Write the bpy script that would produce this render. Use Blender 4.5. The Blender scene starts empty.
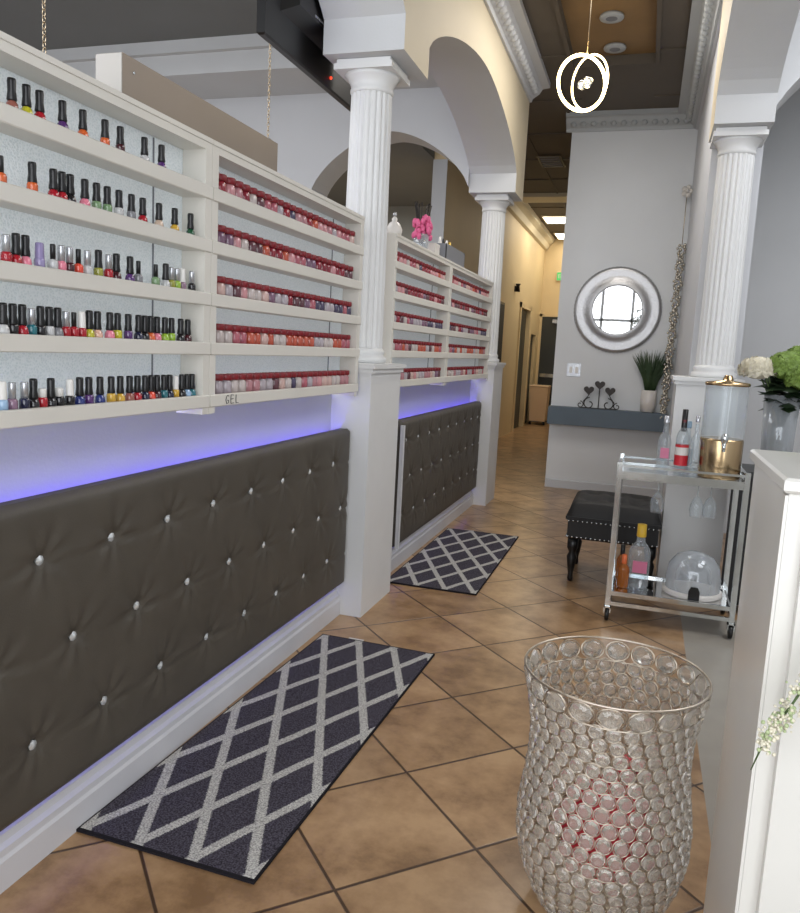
import bpy, math, random
from mathutils import Vector, Matrix
random.seed(7)
PI = math.pi
S = bpy.context.scene
C = S.collection

# ---------------------------------------------------------------- camera
F_PX = 773.2
YAW, PITCH, ROLL = -0.300, 0.13858, -0.05093
fw = Vector((math.sin(YAW)*math.cos(PITCH), math.cos(YAW)*math.cos(PITCH), -math.sin(PITCH)))
rt = Vector((math.cos(YAW), -math.sin(YAW), 0))
dn = fw.cross(rt)
r2 = math.cos(ROLL)*rt + math.sin(ROLL)*dn
d2 = -math.sin(ROLL)*rt + math.cos(ROLL)*dn
cam = bpy.data.cameras.new('camera'); co = bpy.data.objects.new('camera', cam); C.objects.link(co)
m = Matrix((( r2.x, -d2.x, -fw.x, 0), (r2.y, -d2.y, -fw.y, 0), (r2.z, -d2.z, -fw.z, 1.5), (0, 0, 0, 1)))
co.matrix_world = m
cam.sensor_fit = 'HORIZONTAL'; cam.sensor_width = 36; cam.lens = F_PX/800*36
cam.clip_start = 0.05; cam.clip_end = 100
S.camera = co

# ---------------------------------------------------------------- world, light, exposure
w = bpy.data.worlds.new('world'); S.world = w; w.use_nodes = True
w.node_tree.nodes['Background'].inputs[0].default_value = (0.90, 0.94, 1.0, 1)
w.node_tree.nodes['Background'].inputs[1].default_value = 1.1
def area(name, loc, rot, sx, sy, power, col):
    l = bpy.data.lights.new(name, 'AREA'); l.shape = 'RECTANGLE'; l.size = sx; l.size_y = sy
    l.energy = power; l.color = col
    o = bpy.data.objects.new(name, l); C.objects.link(o); o.location = loc; o.rotation_euler = rot
    return o
area('storefront_daylight', (-1.8, -1.45, 2.1), (PI/2+0.0, 0, PI), 8.5, 3.4, 330, (0.94, 0.965, 1.0)).rotation_euler = (PI/2, 0, 0)
area('left_room_area_light', (-4.2, 4.0, 4.1), (0, 0, 0), 2.6, 3.0, 90, (0.98, 0.98, 1.0))  # area light added under the left room ceiling, without a modelled fixture
area('corridor_ceiling_light', (-1.7, 15.4, 4.0), (0, 0, 0), 0.9, 3.6, 30, (1.0, 0.90, 0.72))
area('hall_fill_light', (-.5, 6.2, 4.05), (0, 0, 0), 0.7, 1.4, 38, (1.0, 0.95, 0.88))  # fill added to brighten the hall and the mirror wall
area('right_room_fill_light', (2.0, 3.8, 4.0), (0, 0, 0), 1.6, 3.0, 90, (0.98, 0.98, 1.0))  # fill added to lift the walls of the right room
area('back_room_light', (-4.5, 9.6, 3.6), (0, 0, 0), 1.4, 1.2, 110, (1.0, 0.96, 0.9))
S.view_settings.view_transform = 'Standard'; S.view_settings.look = 'None'
S.view_settings.gamma = 1; S.view_settings.use_curve_mapping = False
S.view_settings.exposure = -0.10

# ---------------------------------------------------------------- materials
def lin(c):
    return tuple((x/12.92 if x <= .04045 else ((x+.055)/1.055)**2.4) for x in (v/255 for v in c)) + (1,)
def mat(name, rgb, rough=.5, metal=0, trans=0, emit=None, es=0, bump=None, var=None, spec=None, coat=0, ior=None):
    mt = bpy.data.materials.new(name); mt.use_nodes = True
    nt = mt.node_tree; b = nt.nodes['Principled BSDF']
    col = lin(rgb)
    b.inputs['Base Color'].default_value = col
    b.inputs['Roughness'].default_value = rough; b.inputs['Metallic'].default_value = metal
    b.inputs['Transmission Weight'].default_value = trans
    if ior: b.inputs['IOR'].default_value = ior
    if spec is not None: b.inputs['Specular IOR Level'].default_value = spec
    if coat: b.inputs['Coat Weight'].default_value = coat
    if emit: b.inputs['Emission Color'].default_value = lin(emit); b.inputs['Emission Strength'].default_value = es
    if bump or var:
        tc = nt.nodes.new('ShaderNodeTexCoord')
        if var:
            n = nt.nodes.new('ShaderNodeTexNoise'); n.inputs['Scale'].default_value = var[0]; n.inputs['Detail'].default_value = 5
            nt.links.new(tc.outputs['Object'], n.inputs['Vector'])
            r = nt.nodes.new('ShaderNodeMapRange'); r.inputs[1].default_value = .3; r.inputs[2].default_value = .7
            r.inputs[3].default_value = 1-var[1]; r.inputs[4].default_value = 1+var[1]
            nt.links.new(n.outputs['Fac'], r.inputs[0])
            mx = nt.nodes.new('ShaderNodeVectorMath'); mx.operation = 'SCALE'; mx.inputs[0].default_value = col[:3]
            nt.links.new(r.outputs[0], mx.inputs['Scale']); nt.links.new(mx.outputs[0], b.inputs['Base Color'])
        if bump:
            n2 = nt.nodes.new('ShaderNodeTexNoise'); n2.inputs['Scale'].default_value = bump[0]; n2.inputs['Detail'].default_value = 4
            nt.links.new(tc.outputs['Object'], n2.inputs['Vector'])
            bp = nt.nodes.new('ShaderNodeBump'); bp.inputs['Strength'].default_value = bump[1]; bp.inputs['Distance'].default_value = .01
            nt.links.new(n2.outputs['Fac'], bp.inputs['Height']); nt.links.new(bp.outputs[0], b.inputs['Normal'])
    return mt
def thin(name, tint, k):
    # thin clear sheet: light passes straight through, with a glossy sheen at the surface
    mt = bpy.data.materials.new(name); mt.use_nodes = True; nt = mt.node_tree
    b = nt.nodes['Principled BSDF']; b.inputs['Base Color'].default_value = lin((225,230,234)); b.inputs['Roughness'].default_value = .06; b.inputs['Metallic'].default_value = .3
    t = nt.nodes.new('ShaderNodeBsdfTransparent'); t.inputs['Color'].default_value = lin(tint)
    lw = nt.nodes.new('ShaderNodeLayerWeight'); lw.inputs['Blend'].default_value = .35
    mr = nt.nodes.new('ShaderNodeMapRange'); mr.inputs[3].default_value = k; mr.inputs[4].default_value = min(1,k+.5)
    nt.links.new(lw.outputs['Facing'], mr.inputs[0])
    ms = nt.nodes.new('ShaderNodeMixShader'); nt.links.new(mr.outputs[0], ms.inputs[0]); nt.links.new(t.outputs[0], ms.inputs[1]); nt.links.new(b.outputs[0], ms.inputs[2])
    nt.links.new(ms.outputs[0], nt.nodes['Material Output'].inputs[0]); return mt
M = {}
M['white'] = mat('white_paint', (205,206,210), .45, bump=(60,.05), var=(2.0,.03))
M['wall'] = mat('pale_wall_paint', (196,198,202), .6, bump=(90,.08), var=(1.5,.03))
M['graywall'] = mat('gray_wall_paint', (196,198,200), .6, bump=(90,.08), var=(1.5,.03))
M['backwall'] = mat('gray_wall_paint_lightened', (214,217,220), .6, bump=(90,.08), var=(1.5,.03))  # gray wall paint lightened because less light reaches the mirror wall
M['cream'] = mat('cream_wall_paint', (206,194,168), .6, bump=(90,.08), var=(1.5,.03))
M['beige'] = mat('beige_corridor_paint', (212,190,150), .6, bump=(90,.08), var=(1.2,.04))
M['dark_ceiling'] = mat('dark_ceiling_paint', (88,80,70), .7, var=(1.0,.08))
M['coffer'] = mat('brown_coffer_paint', (132,104,66), .7, var=(1.5,.25))
M['gray_ceiling'] = mat('gray_ceiling_paint', (112,114,114), .7, var=(1.2,.05))
M['dark_room'] = mat('dark_gray_paint', (140,142,140), .7, var=(1.2,.05))
M['trim'] = mat('trim_paint', (196,198,202), .45)
M['gray_trim'] = mat('gray_trim_paint', (170,174,176), .45)
M['rack'] = mat('rack_white_laminate', (216,213,205), .4, var=(3,.03))
M['column'] = mat('column_plaster', (214,215,215), .45, var=(3,.03))
M['fabric'] = mat('charcoal_upholstery', (76,71,63), .55, var=(5,.10), bump=(220,.12))
M['crystal'] = mat('crystal_button', (235,240,242), .08, metal=.6)
M['chrome'] = mat('chrome', (215,220,222), .12, metal=1)
M['steel'] = mat('brushed_gold_steel', (196,170,132), .22, metal=1)
M['darkmetal'] = mat('dark_metal', (52,48,46), .4, metal=.7)
M['black'] = mat('black_plastic', (14,14,15), .35)
M['blackmatte'] = mat('black_matte', (20,19,20), .6, bump=(40,.1))
M['blackcap'] = mat('black_cap', (22,22,24), .3)
M['silvercap'] = mat('silver_cap', (190,192,196), .25, metal=.7)
M['whitecap'] = mat('white_cap', (226,224,220), .35)
M['lavcap'] = mat('lavender_cap', (140,128,170), .3)
M['redcap'] = mat('red_lid', (126,26,36), .4)
M['door'] = mat('dark_door_paint', (48,50,48), .45)
M['shelfblue'] = mat('slate_blue_paint', (84,98,110), .45, var=(4,.05))
M['mirror'] = mat('mirror_glass', (240,240,240), .02, metal=1)
M['glass'] = thin('clear_glass', (244,248,250), .16)
M['frost'] = thin('clear_plastic', (232,236,240), .30)
M['silverframe'] = mat('silver_frame', (178,178,180), .32, metal=.75, bump=(40,.3))
M['leaf'] = mat('dark_green_leaf', (52,72,44), .5, var=(20,.25))
M['leaf2'] = mat('deep_green_leaf', (30,48,26), .5, var=(20,.25))
M['lime'] = mat('lime_petal', (112,138,60), .6, var=(30,.2))
M['palegreen'] = mat('pale_green_petal', (170,184,140), .6)
M['ivory'] = mat('ivory_petal', (214,208,188), .6, var=(30,.08))
M['ceramic'] = mat('white_ceramic', (214,210,205), .3)
M['boxmetal'] = mat('taupe_metal_box', (140,128,116), .4, metal=.25, var=(2,.06))
M['boxend'] = mat('pale_box_end', (172,168,162), .45)
M['pink'] = mat('pink_paper', (214,96,142), .5)
M['graybox'] = mat('gray_card_box', (120,122,128), .6)
M['tan'] = mat('tan_bin_plastic', (214,184,150), .5)
M['liquor'] = mat('amber_liquor', (168,96,34), .1, trans=.3)
M['red'] = mat('red_label', (196,34,48), .4)
M['pinklabel'] = mat('dusty_pink_label', (196,110,140), .4)
M['lblue'] = mat('pale_blue_label', (160,190,214), .4)
M['yellow'] = mat('yellow_cap', (216,176,54), .4)
M['orange'] = mat('orange_cap', (214,104,52), .4)
M['redbag'] = mat('red_plastic_bag', (186,44,60), .4)
M['champagne'] = mat('champagne_wire', (206,188,160), .25, metal=1)
M['bead'] = mat('faceted_crystal', (226,220,210), .04, trans=.80, ior=1.45, coat=.3)
M['basketwire'] = mat('pale_silver_wire', (206,196,182), .3, metal=1)
M['silverbead'] = mat('silver_bead', (190,184,172), .2, metal=.8)
M['floorgray'] = mat('gray_floor_strip', (150,144,134), .35, var=(6,.06))
M['basepaint'] = mat('baseboard_paint', (204,204,208), .35, var=(3,.05))
M['exit'] = mat('exit_sign_green', (60,170,90), .4, emit=(70,190,100), es=.6)
M['panel_light'] = mat('ceiling_light_panel', (255,255,250), .4, emit=(255,244,220), es=7)
M['ring_light'] = mat('warm_led_ring', (255,240,200), .4, emit=(255,226,160), es=14)
M['led'] = mat('violet_led', (120,100,255), .4, emit=(96,76,255), es=15)
M['led2'] = mat('violet_led_dim', (120,100,255), .4, emit=(96,80,255), es=2.5)
M['redled'] = mat('red_led', (255,60,40), .4, emit=(255,70,40), es=2)
M['switch'] = mat('switch_plate_steel', (206,210,216), .3, metal=.4)
M['cabinet'] = mat('white_cabinet_laminate', (208,206,200), .28, var=(3,.03), coat=.2)
M['ink'] = mat('black_ink', (14,14,14), .6)
M['stem'] = mat('green_stem', (70,92,48), .5)
M['board'] = mat('cork_brown', (150,110,60), .5)

# rack back: white patterned glass
def rain_glass():
    mt = mat('pebbled_glass', (214,224,228), .3)
    nt = mt.node_tree; b = nt.nodes['Principled BSDF']
    tc = nt.nodes.new('ShaderNodeTexCoord')
    v = nt.nodes.new('ShaderNodeTexVoronoi'); v.inputs['Scale'].default_value = 150
    nt.links.new(tc.outputs['Object'], v.inputs['Vector'])
    bp = nt.nodes.new('ShaderNodeBump'); bp.inputs['Strength'].default_value = .6; bp.inputs['Distance'].default_value = .005
    nt.links.new(v.outputs['Distance'], bp.inputs['Height']); nt.links.new(bp.outputs[0], b.inputs['Normal'])
    r = nt.nodes.new('ShaderNodeValToRGB')
    r.color_ramp.elements[0].color = lin((220,228,230)); r.color_ramp.elements[1].color = lin((244,248,249))
    r.color_ramp.elements[1].position = .6
    nt.links.new(v.outputs['Distance'], r.inputs[0]); nt.links.new(r.outputs[0], b.inputs['Base Color'])
    tr = nt.nodes.new('ShaderNodeBsdfTranslucent'); nt.links.new(r.outputs[0], tr.inputs['Color'])
    ms = nt.nodes.new('ShaderNodeMixShader'); ms.inputs[0].default_value = .55
    out = nt.nodes['Material Output']
    nt.links.new(b.outputs[0], ms.inputs[1]); nt.links.new(tr.outputs[0], ms.inputs[2]); nt.links.new(ms.outputs[0], out.inputs[0])
    return mt
M['rain'] = rain_glass()

def node_math(nt, op, a, b=None, c=None):
    n = nt.nodes.new('ShaderNodeMath'); n.operation = op
    for i, x in enumerate((a, b, c)):
        if x is None: continue
        if isinstance(x, (int, float)): n.inputs[i].default_value = x
        else: nt.links.new(x, n.inputs[i])
    return n.outputs[0]
def tile_mat():
    mt = mat('diagonal_floor_tile', (160,120,85), .28)
    nt = mt.node_tree; b = nt.nodes['Principled BSDF']
    g = nt.nodes.new('ShaderNodeNewGeometry'); sp = nt.nodes.new('ShaderNodeSeparateXYZ'); nt.links.new(g.outputs['Position'], sp.inputs[0])
    GX, GY, T, PH = -0.70273, 1.1846, 0.46332, 0.77334
    X = node_math(nt, 'SUBTRACT', sp.outputs[0], GX); Y = node_math(nt, 'SUBTRACT', sp.outputs[1], GY)
    c, s = math.cos(PH)/T, math.sin(PH)/T
    u = node_math(nt, 'ADD', node_math(nt, 'MULTIPLY', X, c), node_math(nt, 'MULTIPLY', Y, s))
    v = node_math(nt, 'SUBTRACT', node_math(nt, 'MULTIPLY', Y, c), node_math(nt, 'MULTIPLY', X, s))
    def edge(t):
        f = node_math(nt, 'FRACT', node_math(nt, 'ADD', t, 100.5))
        return node_math(nt, 'ABSOLUTE', node_math(nt, 'SUBTRACT', f, .5))
    e = node_math(nt, 'MINIMUM', edge(u), edge(v))
    mr = nt.nodes.new('ShaderNodeMapRange'); mr.inputs[1].default_value = .007; mr.inputs[2].default_value = .014
    nt.links.new(e, mr.inputs[0])
    cx = nt.nodes.new('ShaderNodeCombineXYZ')
    nt.links.new(node_math(nt, 'FLOOR', node_math(nt, 'ADD', u, 0)), cx.inputs[0]); nt.links.new(node_math(nt, 'FLOOR', v), cx.inputs[1])
    wn = nt.nodes.new('ShaderNodeTexWhiteNoise'); nt.links.new(cx.outputs[0], wn.inputs['Vector'])
    vm = nt.nodes.new('ShaderNodeVectorMath'); vm.operation = 'MULTIPLY_ADD'
    nt.links.new(wn.outputs['Color'], vm.inputs[0]); vm.inputs[1].default_value = (20,20,20); nt.links.new(g.outputs['Position'], vm.inputs[2])
    n1 = nt.nodes.new('ShaderNodeTexNoise'); n1.inputs['Scale'].default_value = 5; n1.inputs['Detail'].default_value = 8; n1.inputs['Roughness'].default_value = .65
    nt.links.new(vm.outputs[0], n1.inputs['Vector'])
    r = nt.nodes.new('ShaderNodeValToRGB'); el = r.color_ramp.elements
    el[0].position = .36; el[0].color = lin((128,98,68)); el[1].position = .66; el[1].color = lin((178,145,108))
    e2 = el.new(.5); e2.color = lin((158,125,90))
    nt.links.new(n1.outputs['Fac'], r.inputs[0])
    sc = nt.nodes.new('ShaderNodeVectorMath'); sc.operation = 'SCALE'; nt.links.new(r.outputs[0], sc.inputs[0])
    nt.links.new(node_math(nt, 'MULTIPLY_ADD', wn.outputs['Value'], .16, .92), sc.inputs['Scale'])
    mx = nt.nodes.new('ShaderNodeMix'); mx.data_type = 'RGBA'
    nt.links.new(mr.outputs[0], mx.inputs[0]); mx.inputs[6].default_value = lin((70,50,34)); nt.links.new(sc.outputs[0], mx.inputs[7])
    nt.links.new(mx.outputs[2], b.inputs['Base Color'])
    bp = nt.nodes.new('ShaderNodeBump'); bp.inputs['Strength'].default_value = .5; bp.inputs['Distance'].default_value = .004
    nt.links.new(mr.outputs[0], bp.inputs['Height']); nt.links.new(bp.outputs[0], b.inputs['Normal'])
    return mt
M['tile'] = tile_mat()

def rug_mat():
    # lattice of pale bands in object space: the rug spans 0..3 by 0..4 cells
    mt = mat('rug_weave', (60,56,64), .95)
    nt = mt.node_tree; b = nt.nodes['Principled BSDF']; b.inputs['Specular IOR Level'].default_value = .1
    tc = nt.nodes.new('ShaderNodeTexCoord'); sp = nt.nodes.new('ShaderNodeSeparateXYZ'); nt.links.new(tc.outputs['Object'], sp.inputs[0])
    a = node_math(nt, 'MULTIPLY', sp.outputs[0], 3/.56); c = node_math(nt, 'MULTIPLY', sp.outputs[1], 4/1.72)
    def band(t):
        f = node_math(nt, 'FRACT', node_math(nt, 'ADD', t, 50.5)); return node_math(nt, 'ABSOLUTE', node_math(nt, 'SUBTRACT', f, .5))
    n = nt.nodes.new('ShaderNodeTexNoise'); n.inputs['Scale'].default_value = 260; nt.links.new(tc.outputs['Object'], n.inputs['Vector'])
    jit = node_math(nt, 'MULTIPLY_ADD', n.outputs['Fac'], .08, -.04)
    e = node_math(nt, 'ADD', node_math(nt, 'MINIMUM', band(node_math(nt, 'ADD', a, c)), band(node_math(nt, 'SUBTRACT', a, c))), jit)
    mr = nt.nodes.new('ShaderNodeMapRange'); mr.inputs[1].default_value = .085; mr.inputs[2].default_value = .105; nt.links.new(e, mr.inputs[0])
    # dark bound edge
    ex = node_math(nt, 'SUBTRACT', .296, node_math(nt, 'ABSOLUTE', node_math(nt, 'SUBTRACT', sp.outputs[0], .28)))
    ey = node_math(nt, 'SUBTRACT', .872, node_math(nt, 'ABSOLUTE', node_math(nt, 'SUBTRACT', sp.outputs[1], .86)))
    ed = node_math(nt, 'GREATER_THAN', node_math(nt, 'MINIMUM', ex, ey), 0)
    w2 = nt.nodes.new('ShaderNodeTexNoise'); w2.inputs['Scale'].default_value = 180; nt.links.new(tc.outputs['Object'], w2.inputs['Vector'])
    rd = nt.nodes.new('ShaderNodeValToRGB'); rd.color_ramp.elements[0].position = .35; rd.color_ramp.elements[1].position = .65
    rd.color_ramp.elements[0].color = lin((44,41,48)); rd.color_ramp.elements[1].color = lin((88,84,94)); nt.links.new(w2.outputs['Fac'], rd.inputs[0])
    rl = nt.nodes.new('ShaderNodeValToRGB'); rl.color_ramp.elements[0].position = .35; rl.color_ramp.elements[1].position = .65
    rl.color_ramp.elements[0].color = lin((140,138,136)); rl.color_ramp.elements[1].color = lin((206,204,198)); nt.links.new(w2.outputs['Fac'], rl.inputs[0])
    mx = nt.nodes.new('ShaderNodeMix'); mx.data_type = 'RGBA'; nt.links.new(mr.outputs[0], mx.inputs[0])
    nt.links.new(rl.outputs[0], mx.inputs[6]); nt.links.new(rd.outputs[0], mx.inputs[7])
    m2 = nt.nodes.new('ShaderNodeMix'); m2.data_type = 'RGBA'; nt.links.new(ed, m2.inputs[0]); m2.inputs[6].default_value = lin((36,34,38)); nt.links.new(mx.outputs[2], m2.inputs[7])
    nt.links.new(m2.outputs[2], b.inputs['Base Color'])
    bp = nt.nodes.new('ShaderNodeBump'); bp.inputs['Strength'].default_value = .6; bp.inputs['Distance'].default_value = .004
    nt.links.new(w2.outputs['Fac'], bp.inputs['Height']); nt.links.new(bp.outputs[0], b.inputs['Normal'])
    return mt
M['rug'] = rug_mat()

# ---------------------------------------------------------------- mesh builder
class MB:
    def __init__(s): s.v = []; s.f = []; s.mi = []; s.sm = []
    def add(s, vs, fs, mi=0, sm=False):
        k = len(s.v); s.v += [tuple(p) for p in vs]
        for f in fs: s.f.append(tuple(i+k for i in f)); s.mi.append(mi); s.sm.append(sm)
        return s
    def box(s, a, b, mi=0, bev=0):
        x0,y0,z0 = [min(p,q) for p,q in zip(a,b)]; x1,y1,z1 = [max(p,q) for p,q in zip(a,b)]
        if bev:   # chamfered edges top and bottom ring
            pts = []
            c = bev
            for z, i in ((z0,c),(z0+c,0),(z1-c,0),(z1,c)):
                pts += [(x0+i+c*0,y0+i,z),(x1-i,y0+i,z),(x1-i,y1-i,z),(x0+i,y1-i,z)]
            fs = [(3,2,1,0),(12,13,14,15)]
            for r in range(3):
                for k in range(4): fs.append((r*4+k, r*4+(k+1)%4, (r+1)*4+(k+1)%4, (r+1)*4+k))
            return s.add(pts, fs, mi)
        return s.add([(x0,y0,z0),(x1,y0,z0),(x1,y1,z0),(x0,y1,z0),(x0,y0,z1),(x1,y0,z1),(x1,y1,z1),(x0,y1,z1)],
                     [(3,2,1,0),(4,5,6,7),(0,1,5,4),(1,2,6,5),(2,3,7,6),(3,0,4,7)], mi)
    def lathe(s, prof, n=24, c=(0,0,0), mi=0, sm=True, cap=True, rfun=None, axis='z'):
        vs = []; fs = []
        for (r, z) in prof:
            for k in range(n):
                a = 2*PI*k/n; rr = r*(rfun(k, n, z) if rfun else 1)
                p = (rr*math.cos(a), rr*math.sin(a), z)
                if axis == 'y': p = (p[0], p[2], p[1])
                if axis == 'x': p = (p[2], p[0], p[1])
                vs.append((c[0]+p[0], c[1]+p[1], c[2]+p[2]))
        for i in range(len(prof)-1):
            for k in range(n): fs.append((i*n+k, i*n+(k+1)%n, (i+1)*n+(k+1)%n, (i+1)*n+k))
        if axis == 'y': fs = [f[::-1] for f in fs]
        s.add(vs, fs, mi, sm)
        if cap:
            k0 = len(s.v)-len(vs)
            a = tuple(k0+i for i in range(n)); b = tuple(k0+(len(prof)-1)*n+i for i in range(n))
            for q, rv in ((a, axis != 'y'), (b, axis == 'y')):
                s.f.append(q[::-1] if rv else q); s.mi.append(mi); s.sm.append(False)
        return s
    def tube(s, pts, r, n=8, mi=0, closed=False, sm=True):
        pts = [Vector(p) for p in pts]; N = len(pts); vs = []; fs = []; up = None
        for i, p in enumerate(pts):
            if closed: d = pts[(i+1)%N]-pts[i-1]
            else: d = pts[min(i+1,N-1)]-pts[max(i-1,0)]
            d.normalize()
            if up is None: up = d.orthogonal().normalized()
            up = (up - d*up.dot(d))
            if up.length < 1e-5: up = d.orthogonal()
            up.normalize(); sd = d.cross(up)
            rr = r[i] if isinstance(r, (list, tuple)) else r
            for k in range(n):
                a = 2*PI*k/n; vs.append(p+up*rr*math.cos(a)+sd*rr*math.sin(a))
        L = N if closed else N-1
        for i in range(L):
            j = (i+1) % N
            for k in range(n): fs.append((i*n+k, i*n+(k+1)%n, j*n+(k+1)%n, j*n+k))
        if not closed: fs.append(tuple(range(n))[::-1]); fs.append(tuple((N-1)*n+k for k in range(n)))
        return s.add(vs, fs, mi, sm)
    def ball(s, c, r, n=10, m_=6, mi=0, sc=(1,1,1), sm=True):
        vs = [(c[0],c[1],c[2]-r*sc[2])]; fs = []
        for i in range(1, m_):
            t = -PI/2+PI*i/m_
            for k in range(n):
                a = 2*PI*k/n; vs.append((c[0]+r*sc[0]*math.cos(t)*math.cos(a), c[1]+r*sc[1]*math.cos(t)*math.sin(a), c[2]+r*sc[2]*math.sin(t)))
        vs.append((c[0],c[1],c[2]+r*sc[2])); top = len(vs)-1
        for k in range(n): fs.append((0, 1+(k+1)%n, 1+k)); fs.append((top, top-n+k, top-n+(k+1)%n))
        for i in range(m_-2):
            for k in range(n): a = 1+i*n; fs.append((a+k, a+(k+1)%n, a+n+(k+1)%n, a+n+k))
        return s.add(vs, fs, mi, sm)
    def prism(s, poly, a0, a1, axis='x', mi=0):
        # poly: 2-D outline of the other two axes; extruded from a0 to a1
        n = len(poly)
        def P(t, p):
            return {'x': (t,p[0],p[1]), 'y': (p[0],t,p[1]), 'z': (p[0],p[1],t)}[axis]
        vs = [P(a0,p) for p in poly]+[P(a1,p) for p in poly]
        fs = [tuple(range(n))[::-1], tuple(range(n,2*n))]+[(k,(k+1)%n,n+(k+1)%n,n+k) for k in range(n)]
        return s.add(vs, fs, mi)
    def xf(s, mtx):
        s.v = [tuple(mtx @ Vector(p)) for p in s.v]; return s
    def mesh(s, name, mats):
        me = bpy.data.meshes.new(name); me.from_pydata(s.v, [], s.f)
        mats = mats if isinstance(mats, (list, tuple)) else [mats]
        for q in mats: me.materials.append(q)
        me.polygons.foreach_set('material_index', s.mi); me.polygons.foreach_set('use_smooth', s.sm)
        me.update()
        import bmesh as bm_
        b = bm_.new(); b.from_mesh(me); bm_.ops.recalc_face_normals(b, faces=b.faces); b.to_mesh(me); b.free()
        return me
    def build(s, name, mats, parent=None, loc=None, rot=None):
        o = bpy.data.objects.new(name, s.mesh(name, mats)); C.objects.link(o)
        if parent: o.parent = parent
        if loc: o.location = loc
        if rot: o.rotation_euler = rot
        return o
def tag(o, label, cat, group=None, kind=None):
    o['label'] = label; o['category'] = cat
    if group: o['group'] = group
    if kind: o['kind'] = kind
    return o
def thing(name, label, cat, loc=(0,0,0), rz=0, group=None):
    o = bpy.data.objects.new(name, None); o.empty_display_size = .05; C.objects.link(o)
    o.location = loc; o.rotation_euler = (0,0,rz); return tag(o, label, cat, group)
def struct(name, mb, mats, **k):
    o = mb.build(name, mats, **k); o['kind'] = 'structure'; return o
def copy_tree(o, parent=None):
    c = o.copy(); C.objects.link(c)
    if parent: c.parent = parent
    for ch in list(o.children): copy_tree(ch, c)
    return c
ORD = ['first','second','third','fourth','fifth','sixth','seventh','eighth','ninth','tenth','eleventh','twelfth','thirteenth','fourteenth','fifteenth','sixteenth','seventeenth','eighteenth','nineteenth','twentieth','twenty-first','twenty-second','twenty-third','twenty-fourth','twenty-fifth','twenty-sixth','twenty-seventh','twenty-eighth','twenty-ninth','thirtieth']

# ---------------------------------------------------------------- the setting
CZ = 4.10
fl = MB(); fl.box((-7.2,-1.5,-.1),(.33,18.1,0)); fl.box((.33,4.85,-.1),(3.6,18.1,0))
struct('floor', fl, M['tile'])
struct('floor_strip', MB().box((.33,-1.5,-.1),(3.6,4.85,.0)), M['floorgray'])['kind'] = 'structure'

# hall ceiling with a recessed brown coffer
hc = MB()
cx0, cx1, cy0, cy1 = -.86, -.16, 2.6, 7.45
hc.box((-1.75,-1.5,CZ),(cx0,18.1,CZ+.35)); hc.box((cx1,-1.5,CZ),(3.6,18.1,CZ+.35))
hc.box((cx0,-1.5,CZ),(cx1,cy0,CZ+.35)); hc.box((cx0,cy1,CZ),(cx1,18.1,CZ+.35))
hc.box((-2.45,7.9,CZ),(-1.75,18.1,CZ+.35))
for y in (1.2,2.4,3.6,4.8,6.0,7.2,8.4,9.6,10.8,12.0,14.2,15.6,17.0): hc.box((-2.3,y,CZ-.012) if y > 8 else (-1.3,y,CZ-.012),(cx0,y+.03,CZ)); hc.box((cx1,y,CZ-.012),(.27,y+.03,CZ)) if y < 8.9 else None
hc.box((-1.62,7.9,CZ-.012),(-1.59,18,CZ)); hc.box((-1.05,7.9,CZ-.012),(-1.02,18,CZ))
struct('ceiling', hc, M['dark_ceiling'])
co_ = MB(); co_.box((cx0,cy0,CZ+.06),(cx1,cy1,CZ+.3))
struct('ceiling_coffer', co_, M['coffer'])
struct('trim_1', MB().box((cx0-.03,cy1-.0,CZ-.025),(cx1+.03,cy1+.035,CZ)).box((cx1,cy0,CZ-.025),(cx1+.035,cy1,CZ)).box((cx0-.035,cy0,CZ-.025),(cx0,cy1,CZ)), M['dark_ceiling'])
# left room ceiling and its beam
struct('ceiling_left_room', MB().box((-7.2,-1.5,4.24),(-1.75,7.4,4.4)), M['gray_ceiling'])
struct('trim_2', MB().box((-7.2,6.7,3.95),(-1.755,7.4,4.24)).box((-7.2,6.64,4.13),(-1.755,6.7,4.24)), M['graywall'])
struct('ceiling_back_room', MB().box((-7.2,7.9,3.7),(-2.56,12.0,3.8)), M['gray_ceiling'])

def archz(t, spring, rise):
    t = min(1, abs(t)); return spring + rise*(1-t**1.7)**.75
def arcade(zf, ys, x0, x1, top, mi_face=None):
    mb = MB(); n = len(ys)
    for i in range(n-1):
        y0, y1 = ys[i], ys[i+1]; za, zb = zf(y0+1e-5), zf(y1-1e-5)
        mb.add([(x0,y0,za),(x1,y0,za),(x1,y1,zb),(x0,y1,zb)], [(0,1,2,3)], 0)
        mb.add([(x1,y0,za),(x1,y0,top),(x1,y1,top),(x1,y1,zb)], [(0,1,2,3)], 1)
        mb.add([(x0,y0,za),(x0,y0,top),(x0,y1,top),(x0,y1,zb)], [(0,1,2,3)], 0)
        mb.add([(x0,y0,top),(x1,y0,top),(x1,y1,top),(x0,y1,top)], [(0,1,2,3)], 0)
        if i+2 < n and abs(zf(y1+1e-5)-zb) > 1e-4:
            zc = zf(y1+1e-5)
            mb.add([(x0,y1,zb),(x1,y1,zb),(x1,y1,zc),(x0,y1,zc)], [(0,1,2,3)], 0)
    for y in (ys[0], ys[-1]):
        z = zf(y+1e-5) if y == ys[0] else zf(y-1e-5)
        mb.add([(x0,y,z),(x1,y,z),(x1,y,top),(x0,y,top)], [(0,1,2,3)], 0)
    return mb
def zl(y):
    if y < .90 or 3.95 < y < 4.40 or y > 7.45: return 3.0
    c = 2.425 if y < 3.96 else 5.925
    return archz((y-c)/1.525, 3.17, .41)
ys = [.45] + [.9+(3.95-.9)*i/40 for i in range(41)] + [4.40+(7.45-4.40)*i/48 for i in range(49)] + [7.9]
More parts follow.
